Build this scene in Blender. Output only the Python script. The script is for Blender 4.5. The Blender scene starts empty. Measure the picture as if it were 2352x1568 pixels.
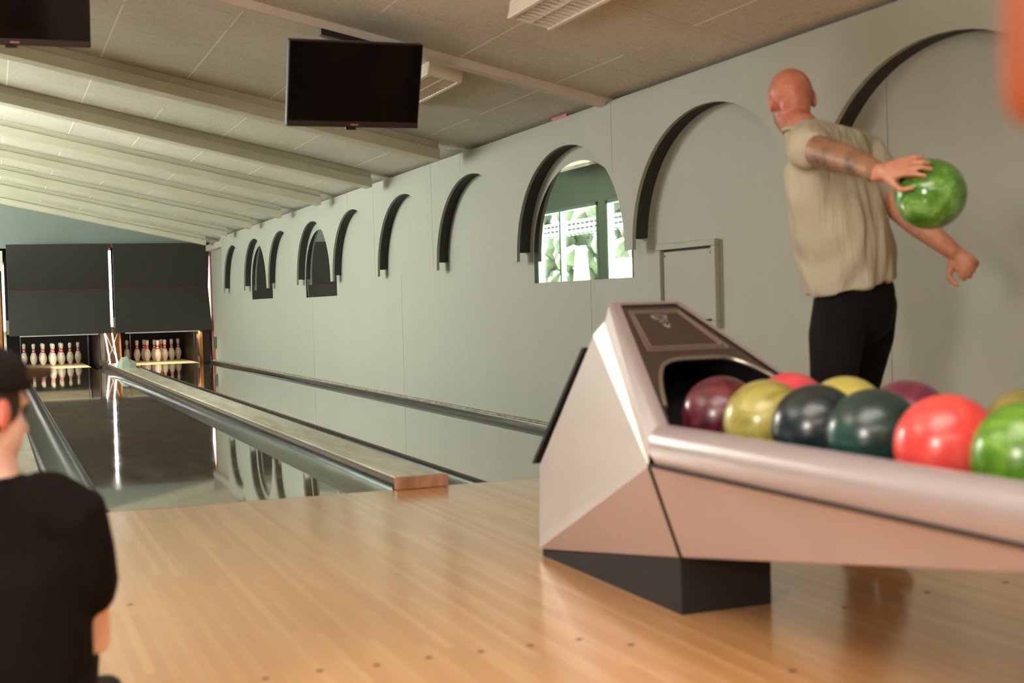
import bpy, bmesh, math, random
from mathutils import Vector as V, Matrix
random.seed(4)
SC = bpy.context.scene
COL = SC.collection
PI = math.pi
# ------------------------------------------------------------------ camera numbers (solved from lane and pin dimensions)
CAM = V((-0.98312, -6.01708, 0.86581))
YAW, PITCH, ROLL, FPX = 0.374111, -0.029114, -0.027775, 3042.92
fw = V((math.sin(YAW)*math.cos(PITCH), math.cos(YAW)*math.cos(PITCH), math.sin(PITCH)))
r0 = V((math.cos(YAW), -math.sin(YAW), 0)); u0 = r0.cross(fw)
rt = r0*math.cos(ROLL)+u0*math.sin(ROLL); up = u0*math.cos(ROLL)-r0*math.sin(ROLL)
def at(px, py, d):                       # photo pixel + distance along the view axis -> place in the room
    return CAM + d*(fw + rt*((px-1176)/FPX) - up*((py-784)/FPX))

# ------------------------------------------------------------------ helpers
def link(o, parent=None):
    COL.objects.link(o)
    if parent is not None: o.parent = parent
    return o
def tag(o, label=None, cat=None, group=None, kind=None):
    if label: o['label'] = label
    if cat: o['category'] = cat
    if group: o['group'] = group
    if kind: o['kind'] = kind
    return o
def empty(name, loc=(0,0,0), label=None, cat=None, group=None, rz=0):
    o = bpy.data.objects.new(name, None); o.location = loc; o.rotation_euler = (0,0,rz); o.empty_display_size = .1
    link(o); return tag(o, label, cat, group)
def copy_tree(o, parent=None):
    c = o.copy(); COL.objects.link(c)
    if parent is not None: c.parent = parent
    for ch in list(o.children): copy_tree(ch, c)
    return c
class MB:
    def __init__(s): s.v=[]; s.f=[]; s.m=[]
    def add(s, vs, fs, m=0):
        b=len(s.v); s.v += [tuple(x) for x in vs]
        for f in fs: s.f.append([b+i for i in f]); s.m.append(m)
        return s
    def box(s, x0,x1,y0,y1,z0,z1,m=0):
        vs=[(x,y,z) for x in (x0,x1) for y in (y0,y1) for z in (z0,z1)]
        return s.add(vs,[(0,1,3,2),(4,6,7,5),(0,4,5,1),(2,3,7,6),(0,2,6,4),(1,5,7,3)],m)
    def hexa(s, p, m=0):   # 8 points: bottom 4 ccw, top 4 ccw
        return s.add(p,[(3,2,1,0),(4,5,6,7),(0,1,5,4),(1,2,6,5),(2,3,7,6),(3,0,4,7)],m)
    def poly(s, pts, m=0): return s.add(pts,[tuple(range(len(pts)))],m)
    def loft(s, rings, m=0, cap=True, closed=True):
        n=len(rings[0]); vs=[p for r in rings for p in r]; fs=[]
        for i in range(len(rings)-1):
            for j in range(n if closed else n-1):
                k=(j+1)%n; fs.append((i*n+j,i*n+k,(i+1)*n+k,(i+1)*n+j))
        if cap: fs += [tuple(range(n))[::-1], tuple((len(rings)-1)*n+j for j in range(n))]
        return s.add(vs,fs,m)
    def tube(s, pts, rad, n=10, m=0, round_=False):
        pts=[V(p) for p in pts]; rs = rad if isinstance(rad,(list,tuple)) else [rad]*len(pts)
        P=[];R=[]
        if round_:
            d=(pts[0]-pts[1]).normalized()
            for a in (.97,.75,.4): P.append(pts[0]+d*rs[0]*math.sin(a*PI/2)); R.append(max(rs[0]*math.cos(a*PI/2),.0004))
            P+=pts; R+=list(rs); d=(pts[-1]-pts[-2]).normalized()
            for a in (.4,.75,.97): P.append(pts[-1]+d*rs[-1]*math.sin(a*PI/2)); R.append(max(rs[-1]*math.cos(a*PI/2),.0004))
        else: P=pts; R=list(rs)
        rings=[]; ref=None
        for i,p in enumerate(P):
            t=(P[min(i+1,len(P)-1)]-P[max(i-1,0)]).normalized()
            if ref is None:
                ref = V((0,0,1)) if abs(t.z)<.9 else V((1,0,0))
            u=(ref-t*ref.dot(t)).normalized(); w=t.cross(u); ref=u
            rings.append([p+R[i]*(u*math.cos(2*PI*k/n)+w*math.sin(2*PI*k/n)) for k in range(n)])
        return s.loft(rings,m)
    def lathe(s, prof, c=(0,0,0), n=24, mf=None):
        rings=[[(c[0]+r*math.cos(2*PI*k/n),c[1]+r*math.sin(2*PI*k/n),c[2]+z) for k in range(n)] for r,z in prof]
        for i in range(len(rings)-1):
            s.loft(rings[i:i+2], mf(i) if mf else 0, cap=False)
        s.poly(rings[0][::-1], mf(0) if mf else 0); s.poly(rings[-1], mf(len(prof)-2) if mf else 0)
        return s
    def sphere(s, c, r, n=32, m=0):
        k=n//2
        return s.lathe([(max(r*math.sin(PI*i/k),r*.002),-r*math.cos(PI*i/k)) for i in range(k+1)], c, n, (lambda i:m))
    def build(s, name, mats, parent=None, smooth=False, bevel=0, merge=False, loc=None):
        me=bpy.data.meshes.new(name)
        org=V(loc) if loc is not None else V((0,0,0))
        me.from_pydata([tuple(V(p)-org) for p in s.v],[],s.f)
        mats = mats if isinstance(mats,(list,tuple)) else [mats]
        for m in mats: me.materials.append(m)
        for p,mi in zip(me.polygons,s.m): p.material_index=mi
        bm=bmesh.new(); bm.from_mesh(me)
        if merge or smooth: bmesh.ops.remove_doubles(bm,verts=bm.verts,dist=1e-5)
        bmesh.ops.recalc_face_normals(bm,faces=bm.faces); bm.to_mesh(me); bm.free()
        if smooth:
            for p in me.polygons: p.use_smooth=True
            if smooth != 'all' and hasattr(me,'set_sharp_from_angle'): me.set_sharp_from_angle(angle=math.radians(40))
        o=bpy.data.objects.new(name,me)
        if loc is not None: o.location=loc
        link(o,parent)
        if bevel:
            b=o.modifiers.new('bevel','BEVEL'); b.width=bevel; b.segments=2; b.limit_method='ANGLE'; b.angle_limit=math.radians(35)
        return o
def struct(o): o['kind']='structure'; return o
def sub(o, part):                        # hang a detail under the part it belongs to (both share the same local frame)
    o.parent=part; o.matrix_parent_inverse=Matrix.Identity(4); return o

# ------------------------------------------------------------------ materials
def srgb(h):
    c=[int(h[i:i+2],16)/255 for i in (0,2,4)]
    return [x/12.92 if x<=.04045 else ((x+.055)/1.055)**2.4 for x in c]+[1]
class NT:
    def __init__(s,name):
        s.mat=bpy.data.materials.new(name); s.mat.use_nodes=True; s.t=s.mat.node_tree; s.t.nodes.clear()
        s.out=s.n('ShaderNodeOutputMaterial')
    def n(s,t,**k):
        x=s.t.nodes.new(t)
        for a,b in k.items(): setattr(x,a,b)
        return x
    def l(s,a,b): s.t.links.new(a,b)
    def setin(s,node,**k):
        for a,b in k.items():
            i=node.inputs[a.replace('_',' ')]
            if hasattr(b,'links') or isinstance(b,bpy.types.NodeSocket): s.l(b,i)
            else: i.default_value=b
        return node
    def math(s,op,a,b=None,c=None,clamp=False):
        x=s.n('ShaderNodeMath',operation=op); x.use_clamp=clamp
        for i,v in enumerate((a,b,c)):
            if v is None: continue
            if isinstance(v,bpy.types.NodeSocket): s.l(v,x.inputs[i])
            else: x.inputs[i].default_value=v
        return x.outputs[0]
    def obj(s): return s.n('ShaderNodeTexCoord').outputs['Object']
    def mapping(s,vec,scale):
        m=s.n('ShaderNodeMapping'); s.l(vec,m.inputs['Vector']); m.inputs['Scale'].default_value=scale; return m.outputs[0]
    def noise(s,vec,scale,detail=4,rough=.55,dist=0):
        x=s.n('ShaderNodeTexNoise'); s.l(vec,x.inputs['Vector']); x.inputs['Scale'].default_value=scale
        x.inputs['Detail'].default_value=detail; x.inputs['Roughness'].default_value=rough; x.inputs['Distortion'].default_value=dist
        return x.outputs['Fac']
    def ramp(s,fac,stops):
        x=s.n('ShaderNodeValToRGB'); s.l(fac,x.inputs[0]); e=x.color_ramp.elements
        e[0].position,e[0].color=stops[0]; e[1].position,e[1].color=stops[-1]
        for p,c in stops[1:-1]:
            q=e.new(p); q.color=c
        return x.outputs[0]
    def mix(s,fac,a,b,mode='MIX'):
        x=s.n('ShaderNodeMix',data_type='RGBA',blend_type=mode)
        for i,v in ((0,fac),(6,a),(7,b)):
            if isinstance(v,bpy.types.NodeSocket): s.l(v,x.inputs[i])
            else: x.inputs[i].default_value=v
        return x.outputs[2]
    def bump(s,h,strength=.3,dist=.01):
        x=s.n('ShaderNodeBump'); s.l(h,x.inputs['Height']); x.inputs['Strength'].default_value=strength; x.inputs['Distance'].default_value=dist
        return x.outputs[0]
    def pbr(s,**k):
        b=s.n('ShaderNodeBsdfPrincipled')
        for a,v in k.items():
            i=b.inputs[a]
            if isinstance(v,bpy.types.NodeSocket): s.l(v,i)
            else: i.default_value=v
        s.l(b.outputs[0],s.out.inputs[0]); return s.mat
def K(a,b): return {'Base Color':a,'Roughness':b}
def plain(name, col, rough=.5, metal=0, var=.12, scale=8, coat=0, bump=0):
    t=NT(name); o=t.obj(); c=srgb(col) if isinstance(col,str) else list(col)+[1]
    f=t.noise(o,scale)
    a=[x*(1-var) for x in c[:3]]+[1]; b=[min(1,x*(1+var)) for x in c[:3]]+[1]
    k={'Base Color':t.ramp(f,[(.3,a),(.7,b)]),'Roughness':rough,'Metallic':metal,'Coat Weight':coat,'Coat Roughness':.08}
    if bump: k['Normal']=t.bump(t.noise(o,scale*12),bump,.004)
    return t.pbr(**k)
def emis(name,col,st):
    t=NT(name); e=t.n('ShaderNodeEmission'); e.inputs[0].default_value=srgb(col) if isinstance(col,str) else list(col)+[1]; e.inputs[1].default_value=st
    t.l(e.outputs[0],t.out.inputs[0]); return t.mat

def m_wall(name, base, streak=.06):
    t=NT(name); o=t.obj()
    big=t.noise(o,.7,3); st=t.noise(t.mapping(o,(1,2.2,.12)),2.2,4,.6); fine=t.noise(o,90,2)
    f=t.math('ADD',t.math('MULTIPLY',big,.5),t.math('MULTIPLY',st,.5))
    c=srgb(base); a=[x*(1-streak*2) for x in c[:3]]+[1]; b=[x*(1+streak*1.4) for x in c[:3]]+[1]
    col=t.ramp(f,[(.35,a),(.65,b)])
    return t.pbr(**{'Base Color':col,'Roughness':.6,'Normal':t.bump(fine,.08,.002)})
M={}
M['wall']=m_wall('wall_paint','9c9f93',.022)
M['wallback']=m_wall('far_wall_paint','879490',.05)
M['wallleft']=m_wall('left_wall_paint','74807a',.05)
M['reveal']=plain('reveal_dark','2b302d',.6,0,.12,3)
M['edge']=plain('panel_edge','a9a98f',.6)
M['joint']=plain('panel_joint_grey','7d7d72',.7)
M['dark']=plain('dark_grey','151312',.55)
M['black']=plain('black_interior','070606',.7)
M['trim']=plain('painted_trim','b4a89a',.5)
M['beam']=plain('beam_paint','cdccbc',.55,0,.05,2)
M['beampink']=plain('beam_paint_warm','d2c8be',.5,0,.05,2)
def m_ceiling():
    t=NT('ceiling_wood_wool'); o=t.obj()
    f1=t.noise(t.mapping(o,(1,1,1)),95,3,.8); f2=t.noise(o,1.1,3); f3=t.noise(o,38,3,.7)
    col=t.ramp(t.math('ADD',t.math('MULTIPLY',f1,.6),t.math('MULTIPLY',f3,.4)),[(.36,srgb('8e8b82')),(.48,srgb('d0cec6')),(.66,srgb('e4e2da'))])
    col=t.mix(.45,col,t.ramp(f2,[(.3,srgb('c2beb4')),(.7,srgb('dfdcd3'))]),'MIX')
    sep=t.n('ShaderNodeSeparateXYZ'); t.l(o,sep.inputs[0])
    x=t.math('MODULO',t.math('ADD',sep.outputs[0],20*.593+.198+.003),.593)
    line=t.math('LESS_THAN',x,.010)
    brk=t.math('GREATER_THAN',t.noise(t.mapping(o,(1,.4,1)),3,2),.40)
    col=t.mix(t.math('MULTIPLY',line,brk),col,srgb('f6f2e4'))
    y=t.math('MODULO',t.math('ADD',sep.outputs[1],24.02),2.05/2)
    col=t.mix(t.math('MULTIPLY',t.math('LESS_THAN',y,.006),.7),col,srgb('9a9282'))
    return t.pbr(**{'Base Color':col,'Roughness':.9,'Normal':t.bump(f1,.5,.006)})
M['ceiling']=m_ceiling()
def m_approach():
    t=NT('approach_boards'); o=t.obj()
    sep=t.n('ShaderNodeSeparateXYZ'); t.l(o,sep.inputs[0])
    w=.0268
    xi=t.math('FLOOR',t.math('DIVIDE',sep.outputs[0],w)); comb=t.n('ShaderNodeCombineXYZ'); t.l(xi,comb.inputs[0])
    seg=t.math('FLOOR',t.math('DIVIDE',t.math('ADD',sep.outputs[1],t.math('MULTIPLY',xi,.73)),1.4)); t.l(seg,comb.inputs[1])
    wn=t.n('ShaderNodeTexWhiteNoise',noise_dimensions='2D'); t.l(comb.outputs[0],wn.inputs['Vector'])
    grain=t.noise(t.mapping(o,(60,1.6,1)),2.2,5,.6)
    f=t.math('ADD',t.math('MULTIPLY',wn.outputs['Value'],.55),t.math('MULTIPLY',grain,.45))
    col=t.ramp(f,[(.1,srgb('cb935c')),(.5,srgb('d6a26b')),(.9,srgb('e2b27e'))])
    fx=t.math('MODULO',t.math('ADD',sep.outputs[0],w*1000),w)
    col=t.mix(t.math('MULTIPLY',t.math('LESS_THAN',fx,.0012),.25),col,srgb('7d5534'))
    wear=t.noise(o,1.6,4)
    rough=t.ramp(wear,[(.2,(.28,.28,.28,1)),(.8,(.30,.30,.30,1))])
    return t.pbr(**{'Base Color':col,'Roughness':rough,'Coat Weight':1,'Coat Roughness':.17,'Coat IOR':1.75,'IOR':1.5})
M['approach']=m_approach()
def m_lane():
    t=NT('oiled_lane_boards'); o=t.obj()
    sep=t.n('ShaderNodeSeparateXYZ'); t.l(o,sep.inputs[0])
    w=.027
    xi=t.math('FLOOR',t.math('DIVIDE',sep.outputs[0],w)); comb=t.n('ShaderNodeCombineXYZ'); t.l(xi,comb.inputs[0])
    wn=t.n('ShaderNodeTexWhiteNoise',noise_dimensions='1D'); t.l(xi,wn.inputs['W'])
    dirt=t.noise(t.mapping(o,(2,.7,1)),2.2,5,.6); g=t.noise(t.mapping(o,(50,1.5,1)),2,4)
    f=t.math('ADD',t.math('MULTIPLY',wn.outputs['Value'],.25),t.math('MULTIPLY',g,.35)); f=t.math('ADD',f,t.math('MULTIPLY',dirt,.4))
    near=t.ramp(f,[(.2,srgb('6a5c45')),(.8,srgb('8f7d5f'))])
    deck=t.ramp(f,[(.2,srgb('d3b48a')),(.8,srgb('ecd3ab'))])
    isdeck=t.math('GREATER_THAN',sep.outputs[1],16.75)
    col=t.mix(isdeck,near,deck)
    rough=t.ramp(t.noise(t.mapping(o,(3,.9,1)),2.0,4),[(.4,(.035,)*3+(1,)),(.72,(.13,)*3+(1,))])
    rough=t.mix(isdeck,rough,(.35,.35,.35,1))
    return t.pbr(**{'Base Color':col,'Roughness':rough,'Coat Weight':t.math('SUBTRACT',1.0,t.math('MULTIPLY',isdeck,.97)),'Coat Roughness':.03,'Coat IOR':1.7,'IOR':1.5,'Specular IOR Level':t.math('SUBTRACT',.5,t.math('MULTIPLY',isdeck,.42)),
        'Normal':t.bump(t.noise(t.mapping(o,(6,.8,1)),3,2),.012,.02)})
M['lane']=m_lane()
M['laneside']=plain('lane_side_wood','5b432c',.5,0,.3,9)
M['gutter']=plain('gutter_metal','565d5c',.2,.8,.25,5)
M['gutterdark']=plain('gutter_dark','3b3c38',.2,.6,.2,5)
def m_worn(name,a,b,sc=5,stretch=(1,.6,1),rough=.45):
    t=NT(name); o=t.obj(); f=t.noise(t.mapping(o,stretch),sc,5,.65,.6)
    return t.pbr(**{'Base Color':t.ramp(f,[(.34,srgb(a)),(.62,srgb(b))]),'Roughness':rough})
M['cap']=m_worn('worn_cap_board','aaa48f','d2d1bf',3,(3,.5,1),.3)
M['dust']=m_worn('dusty_ledge','6e695c','a39e8c',20,(1,.5,1),.9)
M['endwood']=m_worn('end_block_wood','966f56','b98f72',9,(2,2,.5))
M['kick']=m_worn('kickback_wood','8a5426','b87a40',5,(3,3,.4),.4)
M['kickdark']=plain('kickback_dark','2a211b',.35,0,.2,6)
M['mask']=plain('masking_panel','2f2d2c',.55,0,.05,2)
M['line_red']=plain('red_line','8c2b35',.5)
M['pinw']=plain('pin_white','f0e4cf',.25,0,.05,30,.6)
M['pinred']=plain('pin_red','e04a4a',.3,0,.05,20,.5)
M['ink']=plain('pin_ink','3a3a3c',.5)
M['white']=plain('white_paint','e6e3da',.45,0,.04)
M['cream']=plain('cream_board','f0dcb8',.5,0,.05)
M['chrome']=plain('bright_metal','b8b2a8',.2,.9,.1)
M['tube']=emis('lit_tube',(1,.94,.90),10)
M['tubewarm']=emis('lit_tube_warm',(1,.86,.66),8)
M['tubeoff']=plain('unlit_tube','f4f0ea',.4)
M['red']=plain('red_paint','c33b44',.4)
M['redpost']=plain('red_post','b5533f',.45)
M['teal']=plain('pale_teal','a9b8ac',.6,0,.06,6)
M['tvblack']=plain('tv_plastic','161213',.3,0,.1)
def m_screen():
    t=NT('tv_screen'); return t.pbr(**{'Base Color':(.006,.005,.005,1),'Roughness':.1,'IOR':1.25})
M['screen']=m_screen()
M['bezel']=plain('tv_lower_bezel','2c2729',.35)
M['logo']=plain('tv_logo','b98d8c',.3,.3)
M['fixture']=plain('fixture_enamel','f0e9dd',.4,0,.04)
M['louvre']=plain('louvre_enamel','f0ece4',.35,0,.05)
def m_mirror():
    t=NT('mirror_glass'); return t.pbr(**{'Base Color':(.80,.86,.82,1),'Roughness':.0,'Metallic':1})
M['mirror']=m_mirror()
M['return']=plain('return_paint','b3a8ad',.38,.25,.03,5,.25)
M['pearl']=plain('return_pearl','c3bcbb',.32,.15,.03,5,.3)  # same return paint, window light on the upper facets put into the colour
M['returnrail']=plain('return_rail','a89d9f',.35,.3,.03,5,.3)
M['returnpanel']=plain('return_panel_brown','3a2f2d',.3,0,.08,5,.3)
M['returnline']=plain('return_panel_line','8a7a70',.4)
M['returnblack']=plain('return_plinth','1c1716',.75)
M['seam']=plain('seam_dark','2e2320',.6)
def m_ball(name,a,b,c,rough=.3,sc=9):
    t=NT(name); o=t.obj(); f=t.noise(o,sc,5,.65,1.8)
    return t.pbr(**{'Base Color':t.ramp(f,[(.34,srgb(a)),(.5,srgb(b)),(.68,srgb(c))]),'Roughness':rough,'Coat Weight':.35,'Coat Roughness':.2})
BALLM={'purple':m_ball('ball_purple','35101b','5c1f2c','7c4238'),'olive':m_ball('ball_olive','7b7434','a39a4e','b3aa62'),
 'teal':m_ball('ball_teal','0f1a1e','18272b','263b40'),'tealg':m_ball('ball_teal_green','112422','193632','264a44'),
 'red':m_ball('ball_red','cf3a38','e24a45','ea5f54'),'green':m_ball('ball_green','3f6a14','5a8a22','7aa53a'),
 'redpink':m_ball('ball_pink_red','cf3a4c','df4a58','e65f68'),'yellow':m_ball('ball_yellow','a69a45','bdb158','cabd6d'),
 'magenta':m_ball('ball_magenta','541d32','6f2c43','823b50'),'oliveb':m_ball('ball_olive_brown','6e6630','867d42','968c50'),
 'handgreen':m_ball('ball_marbled_green','3c6c1e','5c9636','9ac878',.14,7)}
M['hole']=plain('finger_hole','0b0b0b',.6)
def m_skin(name,a,b,c,rough=.5):
    t=NT(name); o=t.obj(); f=t.noise(o,14,4,.6)
    return t.pbr(**{'Base Color':t.ramp(f,[(.3,srgb(a)),(.5,srgb(b)),(.72,srgb(c))]),'Roughness':rough,'Subsurface Weight':.08,'Subsurface Radius':(.02,.008,.004)})
M['skin']=m_skin('skin','b5795e','c48a6e','cf9a80')
M['skinred']=m_skin('skin_reddish','a8614a','b8735c','c8856c')
M['tattoo']=m_skin('skin_tattooed','4a382c','8f6a50','b0805f')
M['skinpale']=m_skin('skin_pale','dfb3a2','eac4b4','f0d0c2')
M['earred']=m_skin('ear_red','c66a58','d27a68','dc8a78')
M['beard']=m_skin('beard_stubble','8a7164','9d8778','b09c8e',.8)
def m_cloth(name,a,b,fold=.5,sc=(7,7,1.3)):
    t=NT(name); o=t.obj(); w=t.noise(t.mapping(o,sc),1.7,3,.5,.6); f=t.noise(o,160,2)
    h=t.math('ADD',t.math('MULTIPLY',w,1.0),t.math('MULTIPLY',f,.03))
    return t.pbr(**{'Base Color':t.ramp(t.noise(o,5),[(.3,srgb(a)),(.7,srgb(b))]),'Roughness':.9,'Specular IOR Level':.12,'Normal':t.bump(h,fold,.035)})
M['shirt']=m_cloth('shirt_khaki','aaa592','b8b39f',.8)
M['trousers']=m_cloth('trousers_black','110f0e','181514',.4)
M['tee']=m_cloth('tee_black','0f0b0a','15100f',.35)
M['cap_d']=m_cloth('cap_dark','1b1716','241f1d',.1)
M['brim']=m_cloth('cap_brim_brown','3a2f22','493b2a',.1)
M['shoe']=plain('shoe_leather','2a2622',.4)
M['hair']=plain('dark_hair','241b17',.7)
M['orange']=plain('orange_shade','8f431a',.5,0,.08,20)
M['cord']=plain('cord','2c2522',.5)
M['carpet']=plain('side_floor','8a7a60',.6)
M['leaf']=m_worn('garden_leaves','20291a','323e28',3,(1,1,1),.9)
M['roof']=m_worn('outside_shingles','b6a79c','cabcb0',6,(1,4,1),.9)
M['rail']=plain('rail_green','36443e',.5)
M['framegreen']=plain('window_frame_green','7f9790',.4)
def m_glass():
    t=NT('window_glass'); a=t.n('ShaderNodeBsdfTransparent'); b=t.n('ShaderNodeBsdfGlossy'); b.inputs['Roughness'].default_value=0
    a.inputs[0].default_value=(.93,.97,.94,1); fr=t.n('ShaderNodeFresnel'); fr.inputs[0].default_value=1.45
    mx=t.n('ShaderNodeMixShader'); t.l(t.math('MULTIPLY',fr.outputs[0],t.math('SUBTRACT',1.0,t.n('ShaderNodeNewGeometry').outputs['Backfacing'])),mx.inputs[0]); t.l(a.outputs[0],mx.inputs[1]); t.l(b.outputs[0],mx.inputs[2]); t.l(mx.outputs[0],t.out.inputs[0]); return t.mat
M['glass']=m_glass()

# ------------------------------------------------------------------ setting
XW, XP, XL = 2.60, 2.50, -4.40          # right wall, arched panel face, left wall
YB, YE, YN = 17.45, 20.4, -9.2          # bulkhead over the masks, back of the pit, wall behind the camera
LS, HL = 1.7644, .527                   # lane spacing, half lane width
SL = .218
def ceil_z(x): return 2.086+SL*(2.5-x)
struct(MB().box(XL-.1,XW+.3,YN,0,-.12,0).build('floor',M['approach']))
m=MB(); t_=.1
m.hexa([(XL-.2,YN,ceil_z(XL-.2)),(XW+.3,YN,ceil_z(XW+.3)),(XW+.3,YE+.2,ceil_z(XW+.3)),(XL-.2,YE+.2,ceil_z(XL-.2)),
        (XL-.2,YN,ceil_z(XL-.2)+t_),(XW+.3,YN,ceil_z(XW+.3)+t_),(XW+.3,YE+.2,ceil_z(XW+.3)+t_),(XL-.2,YE+.2,ceil_z(XL-.2)+t_)])
struct(m.build('ceiling',M['ceiling']))
struct(MB().box(XW,XW+.15,YN,YE,-.12,2.2).build('wall_right',M['wall']))
struct(MB().box(XL-.2,XW+.2,YE,YE+.15,-.3,3.8).build('wall_pit',M['black']))
struct(MB().box(-2.4,XW+.1,YB,YB+.12,2.0,3.7).build('wall_back',M['wallback']))
struct(MB().box(-2.4,-2.3,YB+.12,YE,-.2,3.7).build('wall_pit_side',M['wallleft']))
struct(MB().box(XL-.2,XW+.2,YN-.15,YN,-.2,3.8).build('wall_front',plain('concourse_wall','6b5a4a',.7)))
# left wall with a long band of windows
WIN=[(5.7,7.9),(8.2,10.5),(10.8,13.1),(13.4,15.98),(16.35,19.3)]
WZ0,WZ1=.95,2.70
NEARWIN=[]
m=MB(); m.box(XL-.15,XL,YN,YE,-.12,WZ0); m.box(XL-.15,XL,YN,YE,WZ1,3.75)
ys=YN
for a,b in NEARWIN+WIN:
    m.box(XL-.15,XL,ys,a,WZ0,WZ1); ys=b
m.box(XL-.15,XL,ys,YE,WZ0,WZ1)
struct(m.build('wall_left',M['wallleft']))
for i,(a,b) in enumerate(NEARWIN+WIN):
    w=struct(empty('window_%d'%(i+1),(XL,a,WZ0)))
    f=MB()
    for (y0,y1,z0,z1) in ((a,b,WZ0,WZ0+.06),(a,b,WZ1-.06,WZ1),(a,a+.06,WZ0,WZ1),(b-.06,b,WZ0,WZ1)): f.box(XL-.12,XL+.02,y0,y1,z0,z1)
    ym=a+(b-a)*.60; f.box(XL-.1,XL+.01,ym-.03,ym+.03,WZ0,WZ1)
    o=f.build('window_frame',M['framegreen']); o.parent=w; o.matrix_parent_inverse=Matrix.Translation(-w.location)
    g=MB().box(XL-.08,XL-.075,a+.03,b-.03,WZ0+.03,WZ1-.03).build('window_pane',M['glass']); g.parent=w; g.matrix_parent_inverse=Matrix.Translation(-w.location)
# side floor left of the lanes, under-lane slab
struct(MB().box(XL,-1.02,0,YE,-.12,-.02).build('floor_side',M['carpet']))
struct(MB().box(-1.02,XW,0,YE,-.2,-.1).build('floor_subfloor',M['dark']))
# lanes
for i,cx in enumerate((0,LS)):
    m=MB(); m.box(cx-HL,cx+HL,.004,19.25,-.09,0)
    o=m.build('bowling_lane',[M['lane'],M['laneside']])
    for p in o.data.polygons:
        if abs(p.normal.x)>.9: p.material_index=1
    struct(o)
# approach dots
spots=[(985,1510),(1105,1496),(735,1540),(865,1527),(1330,1468),(300,1388),(1450,1480),(1218,1482),(1940,1395),(2130,1360),(2310,1337),(610,1558),(1820,1540)]
for px,py in spots:
    d=fw+rt*((px-1176)/FPX)-up*((py-784)/FPX); k=-CAM.z/d.z; q=CAM+d*k
    struct(MB().lathe([(.0095,0),(.0095,.0006)],(q.x,q.y,0),14).build('floor_dot',plain('dot_ink','5a3c26',.5) if 'dot_ink' not in bpy.data.materials else bpy.data.materials['dot_ink']))
# gutters: rounded channels
def gutter(x0,x1,label,y1=17.3,mat='gutter',rise=0):
    m=MB(); n=12; w=x1-x0; prof=[]
    for k in range(n+1):
        a=PI*k/n; prof.append((x0+w/2-w/2*math.cos(a), -.012-.062*math.sin(a)**.8+rise*k/n))
    inner=[(x,z) for x,z in prof]; outer=[(x,z-.006) for x,z in prof][::-1]
    ring=inner+outer
    m.loft([[(x,y,z) for x,z in ring] for y in (.004,y1)])
    o=m.build('lane_gutter',M[mat],smooth=True); return tag(o,label,'gutter','metal gutters beside the lanes')
gutter(-.762,-.529,'grey metal gutter channel on the left side of the left lane')
gutter(.529,.757,'shiny grey gutter between the left lane and the wooden divider',y1=17.12,rise=.036)
gutter(1.023,LS-HL-.002,'dark gutter between the wooden divider and the right lane')
gutter(LS+HL+.002,2.523,'dark grey gutter running along the foot of the pale green wall',y1=17.15,mat='gutterdark',rise=.028)
# dividers (bolster boards)
def divider(x0,x1,label,y1=16.6):
    e=empty('lane_divider',((x0+x1)/2,0,0),label,'lane divider','dividers between the gutters'); c=(x0+x1)/2; h=(x1-x0)/2
    m=MB(); m.loft([[(-h,y,-.09),(-h,y,.03),(-h+.02,y,.045),(h-.02,y,.045),(h,y,.03),(h,y,-.09)] for y in (.006,y1)])
    m.build('core',M['laneside'],e)
    m=MB(); m.box(-h+.012,h-.012,.03,y1,.045,.057); m.build('top_board',M['cap'],e,bevel=.004)
    m=MB(); m.box(-h,h,-.035,.004,.001,.058); m.build('end_block',M['endwood'],e,bevel=.005)
    # rounded cap at the pin end
    return e
divider(.760,1.021,'long worn pale wooden divider between the two lanes, end block at foul line')
divider(-1.02,-.766,'pale curved divider board left of the left gutter beside the capped person')
m=MB(); m.box(2.527,XW,.0,17.2,-.09,.014); m.box(2.566,XW,.0,17.2,.014,.030)
o=m.build('baseboard_right',M['dust'],bevel=.004); struct(o)
m=MB(); m.tube([(2.528,.004,.016),(2.528,5.0,.016)],.0065,8)
tag(m.build('metal_edging',M['chrome'],smooth=True),'thin bright metal edging strip along the right gutter, near end','edging strip')

# ------------------------------------------------------------------ right wall: arched facing panel, mirrors, hatch
HWA, LEGZ, CROWN, REVZ = .857, 1.155, 1.872, 1.222
FAR=[.90+1.8135*k for k in range(-3,9)]
FAR[-1]=15.41
PTOP=2.052
def arch_pts(cy,hw,zs,crown,n=28):
    return [(cy-hw*math.cos(PI*k/n), zs+(crown-zs)*math.sin(PI*k/n)**.93) for k in range(n+1)]
Y0,Y1=FAR[0]-2*HWA-.6, 15.52
fac=empty('arched_wall_facing',(XP,0,LEGZ),'pale green wall facing with a row of arched openings and hanging legs','wall panel')
inv=Matrix.Translation(-V((XP,0,LEGZ)))
m=MB(); th=.022
def strip(y0,za,y1,zb):   # front, back, underside between two curve points up to the top
    x0,x1=XP,XP+th
    m.add([(x0,y0,za),(x0,y1,zb),(x0,y1,PTOP),(x0,y0,PTOP),(x1,y0,za),(x1,y1,zb),(x1,y1,PTOP),(x1,y0,PTOP)],[(0,1,2,3),(5,4,7,6),(0,4,5,1),(3,2,6,7)])
ycur=Y0
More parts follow.
